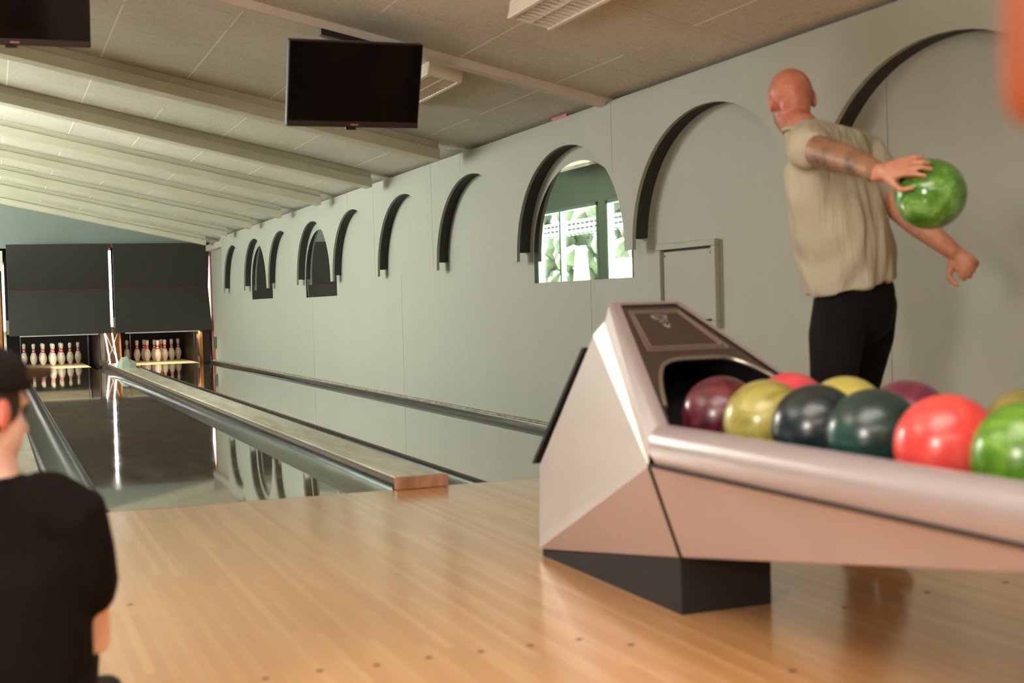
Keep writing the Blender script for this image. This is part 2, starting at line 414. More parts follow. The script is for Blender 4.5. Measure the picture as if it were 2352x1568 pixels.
for fy in FAR:
    cy=fy-HWA; pts=arch_pts(cy,HWA,LEGZ,CROWN)
    a=pts[0][0]
    strip(ycur,LEGZ,a,LEGZ)
    for yy in (ycur,a): m.add([(XP,yy,LEGZ),(XP+th,yy,LEGZ),(XP+th,yy,PTOP if yy==Y0 else LEGZ+.001),(XP,yy,PTOP if yy==Y0 else LEGZ+.001)],[(0,1,2,3)])
    for (ya,za),(yb,zb) in zip(pts[:-1],pts[1:]): strip(ya,za,yb,zb)
    ycur=fy
strip(ycur,LEGZ,Y1,LEGZ); m.add([(XP,Y1,LEGZ),(XP+th,Y1,LEGZ),(XP+th,Y1,PTOP),(XP,Y1,PTOP)],[(0,1,2,3)])
o=m.build('facing_board',M['wall'],fac,merge=True); o.matrix_parent_inverse=inv
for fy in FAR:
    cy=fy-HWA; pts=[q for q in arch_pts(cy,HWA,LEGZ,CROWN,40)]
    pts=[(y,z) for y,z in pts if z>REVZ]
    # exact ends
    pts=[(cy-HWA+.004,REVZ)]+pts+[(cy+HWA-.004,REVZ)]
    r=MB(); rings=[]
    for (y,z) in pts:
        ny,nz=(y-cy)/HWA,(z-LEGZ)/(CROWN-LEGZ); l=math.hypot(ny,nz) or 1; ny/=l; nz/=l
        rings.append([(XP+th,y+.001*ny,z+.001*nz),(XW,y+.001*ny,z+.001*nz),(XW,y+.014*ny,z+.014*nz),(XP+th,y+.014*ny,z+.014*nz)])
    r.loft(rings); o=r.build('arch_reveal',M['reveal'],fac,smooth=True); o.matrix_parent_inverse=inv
for yy,za in ((3.87,1.90),(4.62,LEGZ),(7.42,1.92),(6.43,LEGZ),(1.14,1.62)):
    o=MB().box(XP-.0008,XP+.002,yy-.0015,yy+.0015,za,PTOP-.002).build('panel_joint',M['joint'],fac); o.matrix_parent_inverse=inv
for k,(yy,za,zb) in enumerate(((1.70,.03,.99),(-1.335,.03,1.8),(5.9,.03,1.15),(9.6,.03,1.0))):
    struct(MB().box(XW-.0012,XW+.002,yy-.0015,yy+.0015,za,zb).build('trim_%d'%(k+1),M['joint']))
# mirrors in three of the arches
def mirror(y0,y1,z0,label):
    cy=(y0+y1)/2; hw=(y1-y0)/2; pts=arch_pts(cy,hw,1.17,1.775,28)
    ring=[(y0,z0),(y0,1.168)]+pts+[(y1,1.168),(y1,z0)]
    m=MB(); m.loft([[(XW-.006,y,z) for y,z in ring],[(XW-.0005,y,z) for y,z in ring]])
    o=m.build('arched_mirror',[M['mirror'],M['edge']])
    for p in o.data.polygons:
        if abs(p.normal.x)<.5: p.material_index=1
    return tag(o,label,'mirror','arched mirrors set in the wall arches')
mirror(1.094,2.625,1.0,'arched mirror reflecting bright window and green post, nearest of three mirrors')
mirror(8.365,9.886,1.0,'arched mirror reflecting dark panel and a white strip, middle of three mirrors')
mirror(11.95,13.45,1.02,'small arched mirror showing plain dark reflection, farthest of three mirrors')
# hatch
h=empty('wall_hatch',(XW,.41,.95),'square painted access hatch in the green wall below the large arches','hatch')
m=MB()
for (y0,y1,z0,z1) in ((-.33,.33,.19,.225),(-.33,.33,-.245,-.21),(-.33,-.285,-.21,.19),(.285,.33,-.21,.19)): m.box(-.032,0,y0,y1,z0,z1)
m.build('hatch_frame',M['wall'],h,bevel=.004)
m=MB(); m.box(-.014,0,-.27,.272,-.2,.178); hd=m.build('hatch_door',M['wall'],h,bevel=.003)
m=MB(); m.box(-.004,0,-.285,.285,-.21,.19); m.build('gap_backing',M['black'],h)
for yy in (-.255,.255):
    m=MB(); m.lathe([(.006,0),(.006,.003)],(0,0,0),10); o=m.build('screw',M['dark'],hd); o.rotation_euler=(0,-PI/2,0); o.location=(-.014,yy,.155)
# upper ledge box beyond the facing, socket box, cable
tag(MB().box(XP+.005,XW,15.54,17.2,1.90,2.0).build('wall_ledge',M['trim'],bevel=.004),'pale painted ledge box high on the wall beside the right masking panel','ledge')
jb=empty('junction_box',(XW,17.0,.33),'small grey electrical box on the wall beside the right pin deck','electrical box')
MB().box(-.05,0,-.09,.09,-.1,.1).build('case',plain('box_grey','6f736d',.4),jb,bevel=.004)
MB().box(-.055,-.05,-.09,-.06,-.09,.09).build('front_edge',M['dark'],jb)
m=MB(); m.tube([(-.02,0,-.1),(-.02,.02,-.2),(-.02,-.01,-.3)],.006,8); m.build('cable',M['dark'],jb,smooth=True)
# wire stub over the near beam end
m=MB(); m.tube([(2.33,3.72,2.06),(2.40,3.73,2.055),(2.47,3.75,2.06)],.004,6); tag(m.build('loose_wire',M['white'],smooth=True),'thin pale wire hanging at the end of the first grey beam','wire')

tag(MB().box(XP-.004,XP+.004,1.78,2.02,PTOP,PTOP+.018).build('red_tape',M['red']),'small red strip on the top edge of the wall facing above the near mirror','tape')
# ------------------------------------------------------------------ ceiling beams
def beam(y,x0,x1,h1,h2,out,mat,wid=.16):
    m=MB()
    def seg(ya,yb,za,zb):
        m.hexa([(x0,ya,ceil_z(x0)-zb),(x1,ya,ceil_z(x1)-zb),(x1,yb,ceil_z(x1)-zb),(x0,yb,ceil_z(x0)-zb),
                (x0,ya,ceil_z(x0)-za),(x1,ya,ceil_z(x1)-za),(x1,yb,ceil_z(x1)-za),(x0,yb,ceil_z(x0)-za)])
    seg(y,y+wid,0,h1)
    if h2: seg(y-out,y+wid,h1,h1+h2)
    o=m.build('ceiling_beam',mat,bevel=.004); struct(o)
    return o
for y,x1 in ((3.76,2.29),(5.94,2.35),(7.99,2.355),(10.0,2.34),(12.05,2.35),(14.09,2.36),(16.3,2.38)):
    beam(y,XL,x1,.062,.085,.03,M['beam'])
beam(1.21,XL,2.60,.052,0,0,M['beampink'],.09)

# ------------------------------------------------------------------ masking panels and pinsetter end
def masking(x0,x1,label):
    e=empty('masking_unit',((x0+x1)/2,17.3,.54),label,'masking panel','dark masking panels over the pin decks')
    c=(x0+x1)/2; h=(x1-x0)/2; Z=.54
    def panel(name,za,ya,zb,yb,ha,hb,mat):
        m=MB(); t=.02
        m.hexa([(-ha,ya-17.3,za-Z),(ha,ya-17.3,za-Z),(ha,ya-17.3+t,za-Z),(-ha,ya-17.3+t,za-Z),(-hb,yb-17.3,zb-Z),(hb,yb-17.3,zb-Z),(hb,yb-17.3+t,zb-Z),(-hb,yb-17.3+t,zb-Z)])
        return m.build(name,mat,e,bevel=.003)
    panel('lower_panel',.545,17.16,1.290,17.36,h,h-.012,M['mask'])
    panel('upper_panel',1.302,17.36,2.048,17.19,h-.012,h,M['mask'])
    m=MB(); m.box(-h+.01,h-.01,17.385-17.3,17.395-17.3,1.285-Z,1.307-Z); m.build('hinge_line',M['line_red'],e)
    m=MB(); m.box(-h*.8,h*.74,17.175-17.3,17.23-17.3,.528-Z,.545-Z); m.build('bottom_rail',M['white'],e)
    return e
masking(-.715,.893,'dark grey two-part masking panel hanging above the left pins')
masking(.962,2.565,'dark grey two-part masking panel hanging above the right pins')
def glow_strip(name,x,y,z0,z1,label,r=.013,cap=None,grp=None):  # pale strip made emissive for its blown-out brightness
    e=empty(name,(x,y,z0),label,'tube lamp',grp)
    m=MB(); m.tube([(0,0,.02),(0,0,z1-z0-.02)],r,12); lt=m.build('lit_tube',M['tube'],e,smooth=True)
    for zz in (0,z1-z0-.03):
        m=MB(); m.lathe([(r*1.2,zz),(r*1.2,zz+.03)],n=12); m.build('end_cap',M['white'],lt,smooth=True)
    m=MB(); m.box(-.02,.02,.02,.05,(0 if x>0 and x<2 else -z0-.09),z1-z0+.02); m.build('backing_strip',M['white'],e)
    return e
glow_strip('strip_lamp',.928,17.42,.62,1.97,'tall bright white strip lamp in the gap between masking panels',.017)
MB_=MB(); MB_.box(.912,.944,17.38,17.42,1.985,2.06); tag(MB_.build('red_bracket',M['red'],bevel=.003),'small red bracket at the top of the gap between panels','bracket')
glow_strip('strip_lamp',2.578,17.5,.70,1.86,'tall bright strip lamp between the right masking panel and the wall',.012)
glow_strip('strip_lamp',-.775,17.40,.60,1.75,'tall bright strip lamp at the left edge of the left masking panel',.010)
tag(MB().box(2.575,2.595,17.22,17.28,.02,1.88).build('red_post',M['redpost'],bevel=.003),'slim red post beside the right masking panel and wall','post')
tag(MB().box(-.86,-.815,17.3,17.36,-.10,1.62).build('wooden_post',M['kick'],bevel=.003),'orange wooden post at far left beside the left masking panel','post')
tag(MB().box(-.85,-.77,17.31,17.35,1.62,1.95).build('machine_plate',M['white'],bevel=.003),'white machine plate at far left edge of the left masking panel','plate')
# pit lights behind the masks
for x,lab in ((-.005,'fluorescent tube lamp hidden behind the bottom of the left masking panel'),(LS-.005,'fluorescent tube lamp hidden behind the bottom of the right masking panel')):
    e=empty('pin_lamp',(x,17.5,.60),lab,'tube lamp','pin deck lamps')
    m=MB(); m.tube([(-.5,0,0),(.5,0,0)],.014,12); m.build('lit_tube',M['tubewarm'],e,smooth=True)
    m=MB(); m.box(-.54,.54,-.05,.05,.03,.06); m.build('lamp_tray',M['white'],e)
    for k in (-.537,.537): MB().box(k-.006,k+.006,-.02,.02,-.67,.03).build('lamp_leg',M['dark'],e)
# pinsetter boards in the pit
for x,side in ((0,'left'),(LS,'right')):
    e=empty('pinsetter',(x,19.95,0),'cream pinsetter frame deep behind the %s pins'%side,'pinsetter','pinsetters')
    MB().box(-.72,.72,-.05,0,.54,.80).build('cream_board',M['cream'],e)
    MB().box(-.72,.72,-.3,.1,.82,1.9).build('machine_body',M['dark'],e)
    MB().box(-.72,.72,-.06,-.02,-.05,.52).build('pit_curtain',M['black'],e)
    for k in (-.6,.6): MB().box(k-.03,k+.03,-.04,.06,-.08,.82).build('frame_post',M['dark'],e)
# kickbacks
def kickback(x0,x1,label):
    e=empty('kickback',((x0+x1)/2,17.4,0),label,'kickback','wooden kickbacks beside the pin decks'); h=(x1-x0)/2
    for s in (-1,1):
        m=MB(); xa=s*h; xb=s*(h-.025)
        prof=[(0,-.08),(1.85,-.08),(1.85,.62),(.05,.62),(-.03,.40),(-.12,.10),(-.22,.0)]
        m.loft([[(xa,y,z) for y,z in prof],[(xb,y,z) for y,z in prof]]); m.build('side_board',M['kick'] if (s>0 and h>.15) else M['kickdark'],e,bevel=.003)
    MB().box(-h+.025,h-.025,.25,.28,-.08,.6).build('inner_board',M['kick'],e)
    
    if h>.15: MB().box(-h+.026,-h*.5,-.045,-.02,-.08,.6).build('front_strip',M['chrome'],e)
    else:
        MB().box(-h+.026,-h*.25,-.1,-.02,-.08,.56).build('front_strip',M['kick'],e)
        MB().box(-h*.25,h-.026,-.08,-.02,-.08,.6).build('dark_strip',M['kickdark'],e)
    MB().box(-h,h,-.02,.02,.56,.62).build('top_rail',M['chrome'],e)
    return e
kickback(.70,1.06,'orange wooden kickback box between the two pin decks')
kickback(2.33,2.56,'orange wooden kickback beside the right pin deck and wall')
for k,(x,lab) in enumerate(((.83,'left of two slanted bright tubes between the pin decks'),(.945,'right of two slanted bright tubes between the pin decks'))):
    m=MB(); m.tube([(x-.03,17.33,.54),(x+.03,17.2,.02)],.011,10); tag(m.build('bright_tube',emis('bright_tube_%d'%k,(1,.93,.88),6),smooth=True),lab,'tube','slanted bright tubes')
for k,(a,b,lab) in enumerate((((.82,17.40,.53),(1.01,17.40,.04),'thin pale cable crossing down to the right between the pin decks'),((1.01,17.42,.53),(.82,17.42,.04),'thin pale cable crossing down to the left between the pin decks'))):
    m=MB(); m.tube([a,((a[0]+b[0])/2,(a[1]+b[1])/2,.27),b],.006,8); tag(m.build('machine_cable',M['cream'],smooth=True),lab,'cable')
# faceted pale teal cover on the divider
m=MB()
B=[(-.13,-.06),(-.06,-.1),(.05,-.1),(.15,-.07),(.14,.06),(0,.1),(-.12,.07)]
T=[(-.07,-.02,.13),(-.05,-.05,.16),(.03,-.06,.17),(.07,-.03,.13),(.06,.03,.12),(0,.05,.16),(-.06,.03,.14)]
m.loft([[(x,y,0) for x,y in B],[(x*.95+.01,y*.9,.075) for x,y in B],T])
o=m.build('folded_cover',M['teal'],loc=(0,0,0)); o.location=(.865,14.55,.0575)
tag(o,'pale teal faceted cover standing on the far end of the lane divider','cover')

# ------------------------------------------------------------------ pins
PINP=[(.0258,0),(.0300,.006),(.0358,.02),(.0435,.039),(.0498,.057),(.0552,.072),(.0584,.088),(.0602,.104),(.0606,.116),(.0598,.130),(.0578,.149),(.0530,.168),(.0468,.186),(.0390,.203),(.0318,.219),(.0272,.231),(.0243,.243),(.0233,.252),(.0229,.259),(.0229,.266),(.0233,.274),(.0242,.286),(.0262,.302),(.0288,.318),(.0310,.332),(.0322,.344),(.0315,.357),(.0280,.368),(.0215,.376),(.0120,.3805),(.002,.381)]
def pin_r(z):
    for (r1,z1),(r2,z2) in zip(PINP[:-1],PINP[1:]):
        if z1<=z<=z2: return r1+(r2-r1)*(z-z1)/(z2-z1)
def pin_mat(i):
    z=(PINP[i][1]+PINP[i+1][1])/2
    return 1 if (.219<z<.243 or .262<z<.284) else 0
pin0=empty('bowling_pin'); 
MB().lathe(PINP,n=28,mf=pin_mat).build('pin_body',[M['pinw'],M['pinred']],pin0,smooth='all')
pbody=pin0.children[0]
def patch(polys,mat,name,ang):   # small printed marks following the belly
    m=MB()
    for poly in polys:
        m.poly([((pin_r(z)+.0006)*math.sin(a/pin_r(z)+ang),-(pin_r(z)+.0006)*math.cos(a/pin_r(z)+ang),z) for a,z in poly])
    return m.build(name,mat,pin0)
crown=[[(-.012,.166),(.012,.166),(.012,.169),(-.012,.169)],[(-.012,.171),(-.007,.171),(-.010,.180)],[(-.004,.171),(.004,.171),(0,.186)],[(.007,.171),(.012,.171),(.010,.180)],[(-.008,.160),(.008,.160),(.008,.163),(-.008,.163)]]
patch(crown,M['ink'],'crown_mark',.25)
patch([[(-.016,.182),(.016,.182),(.010,.174),(-.010,.174)],[(-.009,.172),(.009,.172),(0,.160)]],M['pinred'],'arrow_mark',1.75)
A_=.1524
rack=[(1,0,0,'head pin at the front'),(2,-A_,.264,'left pin of the second row'),(3,A_,.264,'right pin of the second row'),(4,-2*A_,.528,'left pin of the third row'),(5,0,.528,'middle pin of the third row'),(6,2*A_,.528,'right pin of the third row'),(7,-3*A_,.792,'left corner pin of the back row'),(8,-A_,.792,'inner left pin of the back row'),(9,A_,.792,'inner right pin of the back row'),(10,3*A_,.792,'right corner pin of the back row')]
first=True
for li,cx in enumerate((0,LS)):
    for n,dx,dy,lab in rack:
        o=pin0 if first else copy_tree(pin0); first=False
        o.location=(cx+dx,18.265+dy,0); o.rotation_euler=(0,0,{(0,1):.3,(0,10):-1.7,(0,3):.0,(0,6):.05}.get((li,n),random.uniform(-1.2,1.0)))
        tag(o,'white red-banded bowling pin, %s in the %s lane'%(lab,('left','right')[li]),'bowling pin',('pins standing on the left lane','pins standing on the right lane')[li])

# ------------------------------------------------------------------ televisions
def television(cx,y,zc,label,rz=0,tilt=math.radians(21)):
    e=empty('television',(cx,y,zc),label,'television','black televisions under the ceiling',rz)
    W_,H_=.705,.445
    def part(m,name,mat,bv=0):
        o=m.build(name,mat,e,bevel=bv); o.rotation_euler=(tilt,0,0); return o
    part(MB().box(-W_/2,W_/2,0,.045,-H_/2,H_/2),'casing',M['tvblack'],.006)
    part(MB().box(-W_/2+.008,W_/2-.008,-.003,0,-H_/2+.034,H_/2-.008),'screen',M['screen'])
    lb=part(MB().box(-W_/2+.002,W_/2-.002,-.005,0,-H_/2+.001,-H_/2+.032),'lower_bezel',M['bezel'],.002)
    bd=part(MB().box(-.016,.026,-.0065,-.005,-H_/2+.012,-H_/2+.020),'badge',M['logo']); bd.rotation_euler=(0,0,0); sub(bd,lb)
    part(MB().box(-.04,.015,-.01,.02,-H_/2-.012,-H_/2),'sensor_bump',M['tvblack'],.002)
    part(MB().box(-.14,.14,.045,.075,-.12,.15),'rear_housing',M['tvblack'],.006)
    # ceiling mount: bar on the slope, arm and joint
    cz=ceil_z(cx+.05)-zc
    def sl(x): return cz-SL*(x-.05)
    bx0,bx1=-.07,.42
    m=MB(); m.hexa([(bx0,.485,sl(bx0)-.09),(bx1,.485,sl(bx1)-.09),(bx1,.545,sl(bx1)-.09),(bx0,.545,sl(bx0)-.09),(bx0,.485,sl(bx0)-.055),(bx1,.485,sl(bx1)-.055),(bx1,.545,sl(bx1)-.055),(bx0,.545,sl(bx0)-.055)])
    m.build('mount_bar',M['tvblack'],e)
    m=MB(); m.tube([(.1,.51,sl(.1)-.08),(.1,.49,sl(.1)-.16),(.06,.09,.12)],.016,10); ma=m.build('mount_arm',M['tvblack'],e,smooth=True)
    m=MB(); m.tube([(.13,.48,sl(.1)-.125),(.2,.48,sl(.1)-.14)],.02,12); m.build('mount_knob',plain('dark_red_knob','5a1f1c',.4),ma,smooth=True)
    return e
television(.825,.72,2.02,'black flat television hanging in the middle, facing the camera',math.radians(-2))
television(-.835,.72,2.375,'black flat television cropped at the top left corner',math.radians(-2))

# ------------------------------------------------------------------ louvred ceiling lamps
def fixture(x,y0,y1,label,w=.235,h=.085,drop=0):
    e=empty('ceiling_lamp',(x,(y0+y1)/2,ceil_z(x)-.001-drop),label,'ceiling lamp','louvred ceiling lamps'); e.rotation_euler=(0,math.atan(SL),0)
    L=(y1-y0)/2
    m=MB(); m.box(-w/2,w/2,-L,L,-.02,0); 
    m.build('back_plate',M['fixture'],e)
    MB().box(-w/2+.023,w/2-.023,-L+.013,L-.013,-.026,-.0205).build('reflector',plain('lamp_reflector','5b544c',.4) if 'lamp_reflector' not in bpy.data.materials else bpy.data.materials['lamp_reflector'],e)  # dark sheet, shade inside the housing put into its colour
    for s in (-1,1):
        m=MB(); m.box(s*w/2-(.022 if s>0 else 0),s*w/2+(.022 if s<0 else 0),-L,L,-h,-.02); m.build('side_rail',M['fixture'],e,bevel=.003)
    for yy in (-L,L-.012): MB().box(-w/2+.0,w/2-.0,yy-.002,yy+.012,-h+(.002 if yy<0 else .006),-.02).build('end_plate',M['fixture'],e)
    if drop:
        for yy in (-L*.6,L*.6):
            m=MB(); m.tube([(0,yy,-.01),(0,yy,drop+.002)],.008,8); m.build('hanger',M['fixture'],e,smooth=True)
    for xx in (-.05,.05):
        m=MB(); m.tube([(xx,-L+.05,-.042),(xx,L-.05,-.042)],.013,10); m.build('unlit_tube',M['tubeoff'],e,smooth=True)
    m=MB(); m.box(-.004,.004,-L+.012,L-.012,-h+.004,-h+.032); 
    yy=-L+.04
    while yy<L-.02:
        m.box(-w/2+.022,w/2-.022,yy,yy+.004,-h+.004,-h+.018); yy+=.055
    m.build('louvre_grid',M['louvre'],e)
    return e
fixture(1.525,-1.35,-.02,'louvred white ceiling lamp at the top edge, nearest the camera')
fixture(1.585,1.455,2.75,'white louvred ceiling lamp partly hidden behind the television',.215)
fixture(-4.08,15.8,17.6,'louvred ceiling lamp by the left windows, seen only in the near mirror',.26,.09,.09)

# ------------------------------------------------------------------ ball return
CX=.923
ret=empty('ball_return',(CX,-2.9,0),'beige bowling ball return with dark hood panel, open trough and black plinth','ball return')
RI=Matrix.Translation(-V((CX,-2.9,0)))
def rb(m,name,mat,**k):
    o=m.build(name,mat,ret,**k); o.matrix_parent_inverse=RI; return o
def mir(p): return (2*CX-p[0],p[1],p[2])
A=(.800,-2.304,.862); Bk=(.63,-2.957,.524); A2=(.785,-2.30,.800); B2=(.605,-2.935,.478)
AP=(.775,-2.235,.757); R_=(.62,-2.897,.424); NT_=(.735,-1.845,.072); NU=(.78,-1.755,.300); NB=(.735,-1.845,.022); S_=(.745,-2.83,.157)
YEND=-4.47
Sb=lambda y: .157+(y+2.83)/(-4.18+2.83)*(.36-.157)
# hood shell (upper facets)
m=MB()
for f in (lambda p:p, mir):
    m.poly([f(AP),f(NU),f(NT_),f(R_)])
m.poly([NU,mir(NU),mir(NT_),NT_]); m.poly([AP,mir(AP),mir(NU),NU])
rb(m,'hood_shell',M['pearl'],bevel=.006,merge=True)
m=MB()
for f in (lambda p:p, mir):
    m.poly([f(A2),f(AP),f(R_),f(B2)])
m.poly([A2,mir(A2),mir(AP),AP])
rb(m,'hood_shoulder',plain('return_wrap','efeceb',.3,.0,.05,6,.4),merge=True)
# hood rail: rim round the panel
m=MB(); rw=.032
def inset(p,dx): return (p[0]+dx if p[0]<CX else p[0]-dx,p[1],p[2])
At=(A[0],A[1],A[2]); Ai=(A[0]+.026,A[1]-.03,A[2]-.012); Bi=(Bk[0]+.022,Bk[1]+.0,Bk[2]+.003)
for f in (lambda p:p, mir):
    m.poly([f(At),f(A2),f(B2),f(Bk)]); m.poly([f(At),f(Bk),f(Bi),f(Ai)])
m.poly([At,mir(At),mir(A2),A2]); m.poly([At,Ai,mir(Ai),mir(At)])
rb(m,'hood_rail',M['returnrail'],bevel=.01,merge=True)
# dark panel with arched mouth
Al=(Ai[0],Ai[1],Ai[2]-.006); Bl=(Bi[0],Bi[1],Bi[2]-.006)
def pp(s,t,off=0):
    l=V(Al).lerp(V(Bl),t); r=V(mir(Al)).lerp(V(mir(Bl)),t); q=l.lerp(r,s); q.z+=off; q.y-=off*.5; return q
n=72; tops=[];bots=[]
for k in range(n+1):
    s=k/n; q=(s-.5)/.482
    t=1-(.52*max(0,1-abs(q)**5)**.5) if abs(q)<1 else 1.0
    tops.append(pp(s,0)); bots.append(pp(s,t))
m=MB()
for k in range(n): m.poly([tops[k],tops[k+1],bots[k+1],bots[k]])
hp_=rb(m,'hood_panel',M['returnpanel'],merge=True)
mouth=[b for k,b in enumerate(bots) if abs((k/n-.5)/.482)<=1]
m=MB(); m.tube([b+V((0,-.004,.002)) for b in mouth],.007,8); sub(rb(m,'mouth_lip',M['chrome'],smooth=True),hp_)
# inner liner of the mouth and panel outline
m=MB()
back=[b+V((0,.22,-.05)) for b in mouth]
for k in range(len(mouth)-1): m.poly([mouth[k],mouth[k+1],back[k+1],back[k]])
m.poly(back+[V((back[-1].x,back[-1].y,.42)),V((back[0].x,back[0].y,.42))])
rb(m,'mouth_liner',M['black'],smooth=True)
m=MB()
def lin(s0,t0,s1,t1,w=.0022):
    a,b=pp(s0,t0,.0015),pp(s1,t1,.0015); m.tube([a,b],w,6)
for q in ((.10,.05,.10,.40),(.90,.05,.90,.40),(.10,.40,.90,.40),(.10,.05,.90,.05),(.14,.07,.14,.375),(.86,.07,.86,.375),(.14,.375,.86,.375),(.14,.07,.86,.07)): lin(*q)
sub(rb(m,'panel_outline',M['returnline']),hp_)
m=MB()   # crest strokes: two rows of strokes narrowing downward
for (s0,t0,s1,t1) in ((.38,.12,.45,.12),(.48,.115,.53,.115),(.56,.12,.63,.12),(.40,.155,.48,.155),(.51,.155,.61,.155),(.43,.19,.50,.19),(.53,.19,.58,.19),(.46,.225,.51,.262),(.51,.262,.56,.225),(.37,.12,.40,.155),(.63,.12,.61,.155)): lin(.5+(s0-.5)*.8,.09+(t0-.11)*.75,.5+(s1-.5)*.8,.09+(t1-.11)*.75,.002)
sub(rb(m,'panel_crest',plain('crest_pale','a89a90',.4)),hp_)
# lower nose body, trough body
m=MB()
for f in (lambda p:p, mir): m.poly([f(R_),f(NT_),f(NB),f(S_)])
m.poly([NT_,mir(NT_),mir(NB),NB]); m.poly([NB,mir(NB),mir(S_),S_])
rb(m,'nose_body',M['return'],bevel=.004,merge=True)
E1=(.62,YEND,.43); E2=(.735,YEND,Sb(YEND))
m=MB()
R2=(R_[0],R_[1]-.004,R_[2]); S2=(S_[0],S_[1]-.004,S_[2])
for f in (lambda p:p, mir): m.poly([f(R2),f(S2),f(E2),f(E1)])
m.poly([S2,mir(S2),mir(E2),E2]); m.poly([E1,E2,mir(E2),mir(E1)]); m.poly([R2,S2,mir(S2),mir(R2)])
rb(m,'trough_body',M['return'],bevel=.008,merge=True)
# seams
m=MB()
for f in (lambda p:V(p), lambda p:V(mir(p))):
    m.tube([f(R_)+V((0,-.002,0)),f(S_)+V((0,-.002,0))],.005,6); m.tube([f((.619,-2.9,.428)),f((.619,YEND,.433))],.005,6)
rb(m,'seam',M['seam'])
# trough rim and ball bed
prof=[(.622,.434),(.604,.470),(.608,.508),(.628,.530),(.655,.537),(.682,.530),(.690,.500),(.690,.445)]
m=MB()
for f in (lambda p:p, mir):
    m.loft([[f((x,y,z)) for x,z in prof] for y in (-2.93,-3.3,-3.7,-4.1,YEND)],closed=True)
# rounded end of the rim
m.loft([[ (x,YEND-.005,z) for x,z in ((.62,.434),(.61,.47),(.61,.51),(.65,.535),(2*CX-.65,.535),(2*CX-.61,.51),(2*CX-.61,.47),(2*CX-.62,.434))],[ (x,YEND-.05,z) for x,z in ((.66,.44),(.65,.47),(.65,.50),(.68,.525),(2*CX-.68,.525),(2*CX-.65,.50),(2*CX-.65,.47),(2*CX-.66,.44))]])
rb(m,'trough_rim',M['returnrail'],smooth=True,merge=True)
bed_=rb(MB().box(.69,2*CX-.69,YEND,-2.64,.425,.438),'ball_bed',M['black'])
m=MB(); m.box(.80,.815,YEND,-2.7,.438,.4395); sub(rb(m,'bed_rail',M['dark']),bed_)
# plinth wedge and rear plate
m=MB(); x0,x1=.745,1.03
m.add([(x0,-2.83,0),(x1,-2.83,0),(x1,-1.85,0),(x0,-1.85,0),(x0,-2.83,.157),(x1,-2.83,.157),(x1,-1.85,.022),(x0,-1.85,.022)],[(3,2,1,0),(4,5,6,7),(0,1,5,4),(1,2,6,5),(2,3,7,6),(3,0,4,7)])
rb(m,'plinth',M['returnblack'])
m=MB(); d=V((-.012,.012,0))
q=[V(AP)+V((-.008,.05,-.04)),V(NU)+V((-.008,.03,.0))]
q2=[V(mir(q[0])),V(mir(q[1]))]
m.hexa([q[1],q2[1],q2[1]+V((0,.02,0)),q[1]+V((0,.02,0)),q[0],q2[0],q2[0]+V((0,.02,0)),q[0]+V((0,.02,0))])
rb(m,'rear_plate',M['black'])
# balls on the return
BR=.1075
def ball(x,y,z,mat,label,group='bowling balls on the ball return',rot=None,r=BR):
    e=empty('bowling_ball',(x,y,z),label,'bowling ball',group)
    rng=random.Random(label); e.rotation_euler=rot or (rng.uniform(-.4,.4),rng.uniform(-.6,.6),rng.uniform(0,6))
    sh=MB().sphere((0,0,0),r,40).build('ball_shell',BALLM[mat],e,smooth='all')
    for k,(a,b) in enumerate(((-.13,.12),(.13,.12),(0,-.42))):
        n_=V((math.sin(a),math.sin(b),-math.cos(a)*math.cos(b))).normalized()
        m=MB(); m.lathe([(.0125,0),(.0125,.0008)],n=14); o=m.build('finger_hole',M['hole'],e); o.location=n_*(r-.0004); o.rotation_euler=n_.to_track_quat('Z','Y').to_euler()
    return e
ZB=.4385+BR+.0015
for y,mt,lab in ((-2.925,'purple','dark red marbled ball coming out of the hood mouth'),(-3.145,'olive','olive yellow ball in the front row beside the dark red ball'),(-3.365,'teal','dark slate blue ball in the front row beside the olive ball'),(-3.585,'tealg','dark teal green ball in the front row beside the bright red ball'),(-3.825,'red','bright red orange ball in the front row of the ball return'),(-4.055,'green','grass green ball cut off by the right picture edge')):
    ball(.827,y,ZB,mt,lab)
for y,mt,lab in ((-2.925,'redpink','pinkish red ball in the back row nearest the hood'),(-3.175,'yellow','pale yellow ball in the back row behind the two dark balls'),(-3.42,'magenta','dark magenta ball in the back row with pink sheen'),(-3.82,'oliveb','olive brown ball in the back row behind the green ball')):
    ball(1.045,y,ZB,mt,lab)

# ------------------------------------------------------------------ people
def ring_chain(pts,n=14,hemi=True):
    """pts: (centre, ru, rv, uvec) rings -> list of rings, rounded ends"""
    P=[V(p[0]) for p in pts]; out=[]
    for i,(c,ru,rv,uv) in enumerate(pts):
        t=(P[min(i+1,len(P)-1)]-P[max(i-1,0)]).normalized()
        u=V(uv); u=(u-t*u.dot(t)).normalized(); w=t.cross(u)
        out.append((P[i],u,w,ru,rv,t))
    rings=[]
    if hemi:
        c,u,w,ru,rv,t=out[0]; e=min(ru,rv)
        for a in (.95,.7,.38): rings.append([c-t*e*math.sin(a*PI/2)+math.cos(a*PI/2)*(u*ru*math.cos(2*PI*k/n)+w*rv*math.sin(2*PI*k/n)) for k in range(n)])
    for c,u,w,ru,rv,t in out: rings.append([c+u*ru*math.cos(2*PI*k/n)+w*rv*math.sin(2*PI*k/n) for k in range(n)])
    if hemi:
        c,u,w,ru,rv,t=out[-1]; e=min(ru,rv)
        for a in (.38,.7,.95): rings.append([c+t*e*math.sin(a*PI/2)+math.cos(a*PI/2)*(u*ru*math.cos(2*PI*k/n)+w*rv*math.sin(2*PI*k/n)) for k in range(n)])
    return rings
